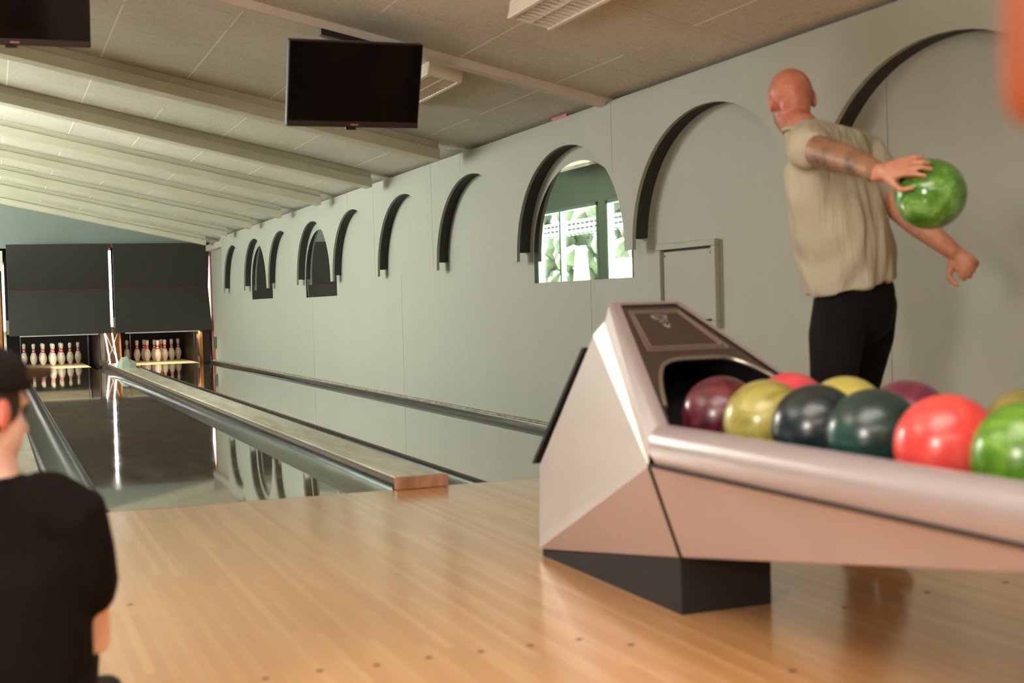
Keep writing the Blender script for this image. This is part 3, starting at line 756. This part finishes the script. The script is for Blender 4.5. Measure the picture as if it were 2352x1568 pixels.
class Body:
    def __init__(s): s.m=MB()
    def limb(s,pts,rad,n=14):
        s.m.tube(pts,rad,n,0,True); return s
    def rings(s,pts,n=18,hemi=True):
        s.m.loft(ring_chain(pts,n,hemi)); return s
    def ell(s,c,ax,n=20):      # ax: three vectors
        k=n//2; c=V(c)
        rings=[[c-ax[2]*math.cos(PI*i/k)+max(math.sin(PI*i/k),.02)*(ax[0]*math.cos(2*PI*j/n)+ax[1]*math.sin(2*PI*j/n)) for j in range(n)] for i in range(k+1)]
        s.m.loft(rings); return s
    def fuse(s,name,mats,parent,voxel,smooth=4,fac=.5,matfn=None,disp=None):
        o=s.m.build('tmp_fuse',mats[0])
        r=o.modifiers.new('r','REMESH'); r.mode='VOXEL'; r.voxel_size=voxel; r.adaptivity=0
        sm=o.modifiers.new('s','SMOOTH'); sm.factor=fac; sm.iterations=smooth
        dg=bpy.context.evaluated_depsgraph_get(); ev=o.evaluated_get(dg)
        me=bpy.data.meshes.new_from_object(ev); me.name=name
        bpy.data.objects.remove(o)
        me.materials.clear()
        for q in mats: me.materials.append(q)
        for p in me.polygons:
            p.use_smooth=True
            if matfn: p.material_index=matfn(p.center)
            else: p.material_index=0
        if disp:
            nn=[v.normal.copy() for v in me.vertices]
            for v,n_ in zip(me.vertices,nn): v.co += n_*disp(v.co)
            me.update()
        q=bpy.data.objects.new(name,me); link(q,parent)
        if parent is not None: q.matrix_parent_inverse=Matrix.Translation(-V(parent.location))
        return q
def hand(b,wrist,d,nrm,thumb_side,curl,scale=1.0,spread=.05,thumb_dir=None):
    """palm, four fingers of different lengths, thumb from the side of the palm; nrm points out of the palm"""
    d=V(d).normalized(); nrm=V(nrm); nrm=(nrm-d*nrm.dot(d)).normalized(); w=d.cross(nrm)*thumb_side   # w towards the thumb side
    s=scale; wrist=V(wrist)
    b.rings([(wrist-d*.03*s,.027*s,.021*s,w),(wrist+d*.015*s,.031*s,.018*s,w),(wrist+d*.05*s,.040*s,.016*s,w),(wrist+d*.085*s,.041*s,.0135*s,w)],16)
    for k,(off,L,r) in enumerate(((.031,.072,.0086),(.0105,.081,.0088),(-.0105,.075,.0084),(-.031,.059,.0076))):
        base=wrist+d*(.082-.006*abs(k-1.2))*s+w*off*s; dirv=(d+w*(off/.031)*spread).normalized()
        pts=[base-dirv*.02*s,base]; a=0
        for j,(fr,c) in enumerate(zip((.46,.30,.24),curl if not isinstance(curl[0],(list,tuple)) else curl[k])):
            a+=c; pts.append(pts[-1]+(dirv*math.cos(a)+nrm*math.sin(a))*L*fr*s)
        b.limb(pts,[r*1.05*s,r*1.05*s,r*s,r*.93*s,r*.82*s],10)
    td=(d*.62+w*.62+nrm*.45).normalized() if thumb_dir is None else V(thumb_dir).normalized()
    base=wrist+d*.025*s+w*.028*s
    b.limb([base-td*.01*s,base+td*.028*s,base+td*.056*s+nrm*.004,base+(td*.05+d*.035).normalized()*.082*s+nrm*.01],[.014*s,.0125*s,.0105*s,.0088*s],10)
def head(b,c,face,upv,s=1.0,nose=True):
    """skull, jaw, nose, brows, ears"""
    face=V(face).normalized(); upv=V(upv); upv=(upv-face*upv.dot(face)).normalized(); side=face.cross(upv)   # side: person's right
    c=V(c)
    b.ell(c+upv*.030*s-face*.008*s,(side*.077*s,face*.096*s,upv*.088*s),26)
    b.ell(c-upv*.030*s+face*.022*s,(side*.063*s,face*.072*s,upv*.084*s),24)
    b.ell(c-upv*.082*s+face*.055*s,(side*.036*s,face*.032*s,upv*.028*s),16)   # chin
    b.ell(c-upv*.02*s-face*.05*s,(side*.055*s,face*.05*s,upv*.07*s),18)        # nape
    if nose:
        b.limb([c+upv*.012*s+face*.088*s,c-upv*.012*s+face*.102*s,c-upv*.030*s+face*.112*s],[.009*s,.011*s,.014*s],10)
        b.limb([c+upv*.026*s+face*.082*s-side*.034*s,c+upv*.028*s+face*.089*s,c+upv*.026*s+face*.082*s+side*.034*s],[.011*s]*3,8)
        b.limb([c-upv*.057*s+face*.084*s-side*.018*s,c-upv*.056*s+face*.092*s,c-upv*.057*s+face*.084*s+side*.018*s],[.0075*s]*3,8)
    for sg in (-1,1):
        e=c-face*.012*s+side*sg*.073*s
        b.ell(e+side*sg*.004*s,(side*.009*s,(face*.018-side*sg*.004)*s,upv*.032*s),14)
        b.ell(e+side*sg*.006*s-face*.011*s+upv*.004*s,(side*.007*s,face*.008*s,upv*.028*s),12)
    return face,upv,side
def eyes(c,face,upv,parent,s=1.0):
    face=V(face).normalized(); upv=V(upv); upv=(upv-face*upv.dot(face)).normalized(); side=face.cross(upv); c=V(c)
    for sg in (-1,1):
        m=MB(); m.sphere(tuple(c+face*.077*s+side*sg*.031*s+upv*.008*s),.0115*s,14)
        o=m.build('eye',M['ink'],parent,smooth='all')

# ---- bowler
W=at
hip=W(1966,676,4.62); floor0=V((hip.x,hip.y,0))
per=empty('person',(hip.x,hip.y,0),'bald man in khaki short-sleeved shirt and black trousers swinging a green ball back','person')
headc=W(1817,236,4.86); neck=W(1842,300,4.74); lsh=W(1846,336,4.50); rsh=W(1988,352,4.76)
lel=W(1948,366,4.20); lwr=W(2022,396,4.01); rel=W(2068,482,4.62); rwr=W(2188,577,4.46)
chest=W(1903,400,4.62); waist=W(1934,540,4.60); hem=W(1956,650,4.62)
lhip=W(1925,700,4.56); rhip=W(2005,700,4.70); lkn=W(1912,915,4.42); rkn=W(1968,905,4.78)
lan=V((lkn.x+.02,lkn.y-.26,.12)); ran=V((rkn.x+.03,rkn.y+.02,.10))
shu=(rsh-lsh).normalized()
hipu=(rhip-lhip).normalized()
mu=(shu+hipu).normalized()
fwd=V((0,0,1)).cross(shu).normalized()      # away from the camera, facing the lanes
if fwd.y<0: fwd=-fwd
face=(V((fw.x,fw.y,0))*.95-V((rt.x,rt.y,0))*.02+V((0,0,-.16))).normalized()
b=Body()
hup=(headc-neck); 
fc,uu,sd=head(b,headc,face,V((0,0,1))*.9+fwd*.12,1.04)
b.limb([neck-V((0,0,.03)),neck+V((0,0,.01)),headc-V((0,0,.05))],[.058,.060,.058],16)
b.rings([(hem,.13,.10,mu),(waist,.14,.11,mu),(chest,.155,.10,shu),(lsh.lerp(rsh,.5)-V((0,0,.03)),.13,.065,shu),(neck-V((0,0,.03)),.055,.055,shu)])
b.limb([lsh.lerp(rsh,.12),lsh,lsh.lerp(lel,.5),lel,lel.lerp(lwr,.35),lwr],[.055,.056,.050,.044,.043,.029],16)
b.limb([rsh.lerp(lsh,.12),rsh,rsh.lerp(rel,.5),rel,rel.lerp(rwr,.35),rwr],[.055,.056,.050,.045,.045,.030],16)
ballc=W(2137,446,4.03)
palm_n=(ballc-W(2050,396,3.99))
hand(b,lwr,W(2072,384,3.965)-lwr,palm_n,1 if ((W(2072,384,3.965)-lwr).cross(palm_n)).z<0 else -1,(.10,.28,.25),.98,.10)
hand(b,rwr,W(2232,622,4.43)-rwr,W(2222,640,4.1)-W(2222,640,4.45)+(-rt)*.10,1,((.75,.95,.7),(.8,1.0,.7),(.85,1.0,.7),(.95,1.0,.7)),1.0,.04)
for hp,kn,an in ((lhip,lkn,lan),(rhip,rkn,ran)):
    b.limb([hp,hp.lerp(kn,.5),kn,kn.lerp(an,.4),an],[.072,.066,.05,.05,.036],14)
def bowl_mat(c):
    # left forearm and upper arm carry tattoos; beard low on the face
    for a,e in ((lsh,lel),(lel,lwr)):
        ab=e-a; t=(c-a).dot(ab)/ab.dot(ab)
        if 0<t<1.0 and (c-(a+ab*t)).length<.075: return 1
    h=c-headc
    if h.length<.17:
        if h.dot(uu)<-.030 and h.dot(fc)>.012: return 3
        return 2
    if (c-neck).length<.10: return 2
    return 0
body=b.fuse('body',[M['skin'],M['tattoo'],M['skinred'],M['beard']],per,.0046,3,.5,bowl_mat)
eyes(headc,face,V((0,0,1))*.9+fwd*.12,body,1.04)
# shirt
b=Body()
b.rings([(hem-V((0,0,.012)),.188,.145,mu),(hem.lerp(waist,.5),.194,.152,mu),(waist,.197,.155,mu),(waist.lerp(chest,.5),.200,.148,shu),(chest,.200,.135,shu),(lsh.lerp(rsh,.5)+V((0,0,.005)),.165,.095,shu),(neck+V((0,0,-.028)),.088,.080,shu),(neck+V((0,0,.0)),.066,.064,shu)],24,False)
b.limb([lsh.lerp(rsh,.30),lsh.lerp(rsh,.08),lsh.lerp(lel,.17)],[.087,.082,.078],16)
b.limb([rsh.lerp(lsh,.30),rsh.lerp(lsh,.04),rsh.lerp(rel,.60)],[.085,.080,.077],16)
def folds(c):
    s_=(c-hip).dot(mu); z=c.z-hem.z; k=max(0,min(1,(.50-z)/.2))
    return k*(.0055*math.sin(48*s_+9*z+1.7*math.sin(14*z))+.0035*math.sin(95*s_-16*z+2.0*math.sin(9*z+20*s_)))
shirt_=b.fuse('shirt',[M['shirt']],per,.0075,5,.5,None,folds)
m=MB(); m.tube([neck+V((0,0,.004))+(shu*math.cos(2*PI*k/20)*.068+fwd*math.sin(2*PI*k/20)*.066) for k in range(21)],.008,8)
o=m.build('collar',M['shirt'],shirt_,smooth=True)
# trousers
b=Body()
b.rings([(hem-V((0,0,-.03)),.150,.118,mu),(hip,.155,.125,hipu),(hip-V((0,0,.06)),.150,.125,hipu)],22)
for hp,kn,an in ((lhip,lkn,lan),(rhip,rkn,ran)):
    b.limb([hp.lerp(hip,.25),hp.lerp(kn,.35),hp.lerp(kn,.75),kn,kn.lerp(an,.5),an+V((0,0,.03))],[.100,.094,.080,.076,.068,.060],16)
b.fuse('trousers',[M['trousers']],per,.009,5,.5)
for an,nm in ((lan,-1),(ran,1)):
    fd=V((fwd.x*.4,fwd.y,0)).normalized(); base=V((an.x,an.y,0))
    b=Body(); b.rings([(base-fd*.055+V((0,0,.046)),.036,.042,fd.cross(V((0,0,1)))),(base+fd*.03+V((0,0,.045)),.042,.043,fd.cross(V((0,0,1)))),(base+fd*.11+V((0,0,.034)),.046,.032,fd.cross(V((0,0,1)))),(base+fd*.175+V((0,0,.028)),.040,.025,fd.cross(V((0,0,1))))])
    b.limb([base+V((0,0,.06)),base+V((0,0,.11))],[.048,.045])
    b.fuse('shoe',[M['shoe']],per,.007,3,.5)
ball(ballc.x,ballc.y,ballc.z,'handgreen','marbled green ball held at arm\'s length behind the bald man',None,(.3,2.2,.4),.1075)

# ---- seated person at the left edge
nb=W(-28,1112,2.52); hc=W(-50,952,2.5); 
P2=empty('person',(nb.x,nb.y-.02,0),'person in dark cap and black t-shirt seated with back turned at left edge','person')
rs=W(176,1190,2.54); ls=V((2*nb.x-rs.x,2*nb.y-rs.y,rs.z))
re_=W(208,1466,2.62); pel=V((nb.x,nb.y-.03,.13))
faceD=V((math.sin(math.radians(45)),math.cos(math.radians(45)),-.06))
b=Body()
f2,u2,s2=head(b,hc,faceD,V((0,0,1)),1.0)
b.limb([nb-V((0,0,.05)),nb+V((0,0,.03)),hc-V((0,0,.06))],[.07,.057,.055],16)
mid=nb.lerp(pel,.45)
b.rings([(pel,.14,.11,(1,0,0)),(mid,.13,.10,(1,0,0)),(nb-V((0,0,.12)),.15,.09,(1,0,0)),(nb-V((0,0,.05)),.10,.07,(1,0,0))])
rw_=V((re_.x-.15,re_.y+.20,.20)); le_=V((2*nb.x-re_.x,re_.y,re_.z)); lw_=V((2*nb.x-rw_.x,rw_.y,rw_.z))
for s_,e_,w_,sg in ((rs,re_,rw_,1),(ls,le_,lw_,-1)):
    b.limb([s_.lerp(nb,.15),s_,s_.lerp(e_,.5),e_,e_.lerp(w_,.35),w_],[.055,.054,.047,.040,.040,.028],16)
    hand(b,w_,V((-sg*.35,.8,-.25)),V((0,0,-1)),sg,(.25,.35,.3),.95)
kn2=[V((nb.x+sg*.15,nb.y+.33,.21)) for sg in (1,-1)]; an2=[V((nb.x-sg*.10,nb.y+.24,.075)) for sg in (1,-1)]
for sg,k_,a_ in zip((1,-1),kn2,an2):
    hp=V((nb.x+sg*.09,pel.y+.02,.125)); b.limb([hp,hp.lerp(k_,.5),k_,k_.lerp(a_,.5),a_],[.075,.066,.052,.045,.036],14)
def sit_mat(c):
    h=c-hc
    if abs(h.dot(s2))>.066 and abs(h.dot(u2))<.05 and abs(h.dot(f2)+.012)<.032: return 1
    return 0
body2=b.fuse('body',[M['skinpale'],M['earred']],P2,.0052,3,.5,sit_mat)
eyes(hc,faceD,V((0,0,1)),body2)
inv2=Matrix.Translation(-V(P2.location))
b=Body()   # short dark hair at the nape and temples below the cap
b.ell(hc+u2*.028-f2*.014,(s2*.081,f2*.096,u2*.088),26)
b.ell(hc-u2*.015-f2*.045,(s2*.064,f2*.056,u2*.062),20)
b.fuse('hair',[M['hair']],P2,.006,3)
b=Body()   # cap: crown dome with a flat lower edge
c0=hc+u2*.066-f2*.004
rings=[]
for i in range(9):
    a=i/8*PI/2; rr=math.cos(a)*.97+.03*(1-i/8); rings.append([c0+u2*(.070*math.sin(a))+rr*(s2*.089*math.cos(2*PI*j/28)+f2*.107*math.sin(2*PI*j/28)) for j in range(28)])
b.m.loft([[p-u2*.022 for p in rings[0]]]+rings)
capo=b.fuse('cap',[M['cap_d']],P2,.006,3)
m=MB(); top=[];bot=[]
for k in range(17):
    a=-1.15+2.3*k/16; r1=V(c0+f2*.104*math.cos(a)+s2*.087*math.sin(a)+u2*.010); r2=V(c0+f2*(.104*math.cos(a)+.070*math.cos(a*.9))+s2*(.087*math.sin(a))*1.0-u2*(.006-.026*math.cos(a)))
    top.append((r1,r2))
rings=[]
for r1,r2 in top: rings.append([r1+u2*.012,r1.lerp(r2,.5)+u2*.013,r2+u2*.007,r2-u2*.007,r1.lerp(r2,.5)-u2*.006,r1-u2*.010])
m.loft(rings); o=m.build('cap_brim',M['brim'],capo,smooth=True)
b=Body()   # t-shirt
b.rings([(pel+V((0,0,-.02)),.180,.14,(1,0,0)),(pel+V((0,0,.08)),.180,.138,(1,0,0)),(mid,.180,.132,(1,0,0)),(nb-V((0,0,.14)),.196,.118,(1,0,0)),(nb-V((0,0,.055)),.150,.09,(1,0,0)),(nb-V((0,0,.005)),.085,.075,(1,0,0)),(nb+V((0,0,.018)),.064,.062,(1,0,0))],24,False)
for s_,e_ in ((rs,re_),(ls,le_)):
    b.limb([s_.lerp(nb,.35),s_.lerp(nb,.05),s_.lerp(e_,.30),s_.lerp(e_,.55)],[.072,.070,.066,.066],16)
b.fuse('tshirt',[M['tee']],P2,.008,5)
b=Body(); b.rings([(pel+V((0,0,.03)),.16,.13,(1,0,0)),(pel-V((0,0,.03)),.16,.125,(1,0,0))],20)
for sg,k_,a_ in zip((1,-1),kn2,an2):
    hp=V((nb.x+sg*.09,pel.y+.02,.125)); b.limb([hp,hp.lerp(k_,.5),k_,k_.lerp(a_,.45),k_.lerp(a_,.8)],[.095,.084,.070,.062,.055],14)
b.fuse('trousers',[M['trousers']],P2,.009,4)
for sg,a_ in zip((1,-1),an2):
    fd=V((-sg*.8,.5,0)).normalized(); q=V((a_.x,a_.y,.045))
    b=Body(); b.rings([(q-fd*.04,.036,.042,(0,0,1)),(q+fd*.06,.040,.042,(0,0,1)),(q+fd*.15,.030,.038,(0,0,1))]); b.fuse('shoe',[M['shoe']],P2,.007,3)

# ------------------------------------------------------------------ orange hanging shade close to the camera
oc=W(2412,150,.66)
e=empty('pendant_lamp',(oc.x,oc.y,oc.z),'blurred orange hanging shade close by at the top right corner','pendant lamp')
prof=[(.003,-.030),(.012,-.029),(.019,-.024),(.0225,-.013),(.0225,.10),(.019,.115),(.009,.124),(.003,.126)]
MB().lathe(prof,n=28).build('lamp_shade',M['orange'],e,smooth='all')
m=MB(); m.tube([(0,0,.12),(0,0,ceil_z(oc.x)-oc.z)],.003,8); m.build('cord',M['cord'],e,smooth=True)

# ------------------------------------------------------------------ outside the windows
struct(MB().box(-16,XL-.2,YN-6,34,-.6,-.4).build('ground_outside',plain('pale_gravel','e4e2da',.9)))
def hedge(y0,y1,x,h,name,label):
    rng=random.Random(y0); m=MB()
    nx=60
    for k in range(420):
        cy=rng.uniform(y0,y1); cz=rng.uniform(-.3,h-.3); r=rng.uniform(.28,.5)
        m.sphere((x+rng.uniform(-.5,.5),cy,cz),r,8)
    o=m.build(name,M['leaf'],smooth='all'); return tag(o,label,'hedge')
hedge(25,44,-12.5,5.4,'hedge','pale green hedge outside, seen in the near mirror through the window')
r=empty('shed_roof',(-8.6,22.6,0),'pale shingled shed roof outside the window, seen in the near mirror','roof')
m=MB(); m.hexa([(-1,-4,-.4),(1,-4,-.4),(1,1.6,-.4),(-1,1.6,-.4),(-.9,-3.9,1.9),(.2,-3.9,1.9),(.2,1.5,1.9),(-.9,1.5,1.9)]); m.build('roof_slope',M['roof'],r)
f=empty('trestle',(-7.2,23.3,-.4),'white A-shaped trestle outside the window, seen in the near mirror','trestle')
for sg in (-1,1):
    m=MB(); m.hexa([(-.05,sg*.62-.12,0),(.05,sg*.62-.12,0),(.05,sg*.62+.12,0),(-.05,sg*.62+.12,0),(-.05,sg*.08-.12,2.6),(.05,sg*.08-.12,2.6),(.05,sg*.08+.12,2.6),(-.05,sg*.08+.12,2.6)]); m.build('leg',M['white'],f)
m=MB(); m.box(-.04,.04,-.4,.4,1.0,1.15); m.build('crossbar',M['white'],f)
g=empty('awning_rail',(-6.0,20,2.66),'pale green perforated awning rail outside the window, seen in the near mirror','awning')
m=MB()
for k in range(3): m.box(-.05,.05,-7,7,-.06-.11*k,0-.11*k)
m.build('rail',M['rail'],g)
m=MB()
for k in range(60): m.box(-.03,.03,-7+k*.236,-6.93+k*.236,-.33,.0)
m.build('slats',M['rail'],g)

# ------------------------------------------------------------------ light
def area(name,loc,rot,sx,sy,power,col,portal=False,spread=180):
    l=bpy.data.lights.new(name,'AREA'); l.shape='RECTANGLE'; l.size=sx; l.size_y=sy; l.energy=power; l.color=col; l.spread=math.radians(spread)
    if portal: l.cycles.is_portal=True
    o=bpy.data.objects.new(name,l); o.location=loc; o.rotation_euler=rot; link(o); return o
w=bpy.data.worlds.new('sky'); SC.world=w; w.use_nodes=True
bg=w.node_tree.nodes['Background']; bg.inputs[0].default_value=(1.0,.99,.93,1); bg.inputs[1].default_value=11.0
for a,b_ in NEARWIN+WIN:
    area('window_portal',(XL-.16,(a+b_)/2,(WZ0+WZ1)/2),(0,-PI/2,0),WZ1-WZ0,b_-a,1,(1,1,1),True)
sun=bpy.data.lights.new('sun','SUN'); sun.energy=220; sun.color=(1,.98,.93); sun.angle=.02
so=bpy.data.objects.new('sun',sun); so.rotation_euler=V((-.30,-.60,-.74)).to_track_quat('-Z','Y').to_euler(); link(so)
# low pit lights under the masks
for x in (0,LS):
    area('pin_light',(x,17.29,.523),(math.radians(12),0,0),1.2,.06,8,(1,.86,.66))
# unseen fill lights, added to brighten foreground, ceiling and wall
area('concourse_lamp',(-1.6,-7.4,2.75),(math.radians(30),0,0),3.2,1.2,50,(1,.86,.70))  # added warm fill from behind the camera
area('approach_lamp',(-.3,-4.3,2.5),(math.radians(14),0,0),2.2,1.2,37,(1,.92,.82))  # added overhead fill, lifts the near floor
area('wall_uplight',(-3.7,-2.2,1.9),V((.55,.12,1)).to_track_quat('-Z','Y').to_euler(),.5,1.6,130,(1,.95,.88),False,120)  # added fill aimed upward, brightens the near ceiling
area('seating_lamp',(-3.4,-5.9,1.7),V((4.4,2.9,-1.75)).to_track_quat('-Z','Y').to_euler(),.9,1.0,40,(1,.90,.78),False,120)  # added low fill for the floor and side of the ball return
area('ceiling_light_left',(-3.3,7.2,3.05),V((5.9,-5.2,-1.6)).to_track_quat('-Z','Y').to_euler(),.8,1.2,190,(1,.95,.86))  # added fill on the right wall, gives the arches their shadows

# ------------------------------------------------------------------ camera
cd=bpy.data.cameras.new('camera'); co=bpy.data.objects.new('camera',cd); link(co)
cd.sensor_fit='HORIZONTAL'; cd.sensor_width=36; cd.lens=FPX/2352*36; cd.clip_start=.05; cd.clip_end=200
mx=Matrix((( rt.x,up.x,-fw.x,CAM.x),(rt.y,up.y,-fw.y,CAM.y),(rt.z,up.z,-fw.z,CAM.z),(0,0,0,1)))
co.matrix_world=mx
cd.dof.use_dof=True; cd.dof.focus_distance=14; cd.dof.aperture_fstop=3.2
SC.camera=co
SC.view_settings.view_transform='Standard'; SC.view_settings.look='None'; SC.view_settings.gamma=1; SC.view_settings.use_curve_mapping=False
SC.view_settings.exposure=0.6
SC.cycles.use_denoising=True
SC.cycles.max_bounces=10; SC.cycles.diffuse_bounces=6; SC.cycles.glossy_bounces=6; SC.cycles.transparent_max_bounces=12
SC.cycles.caustics_reflective=False
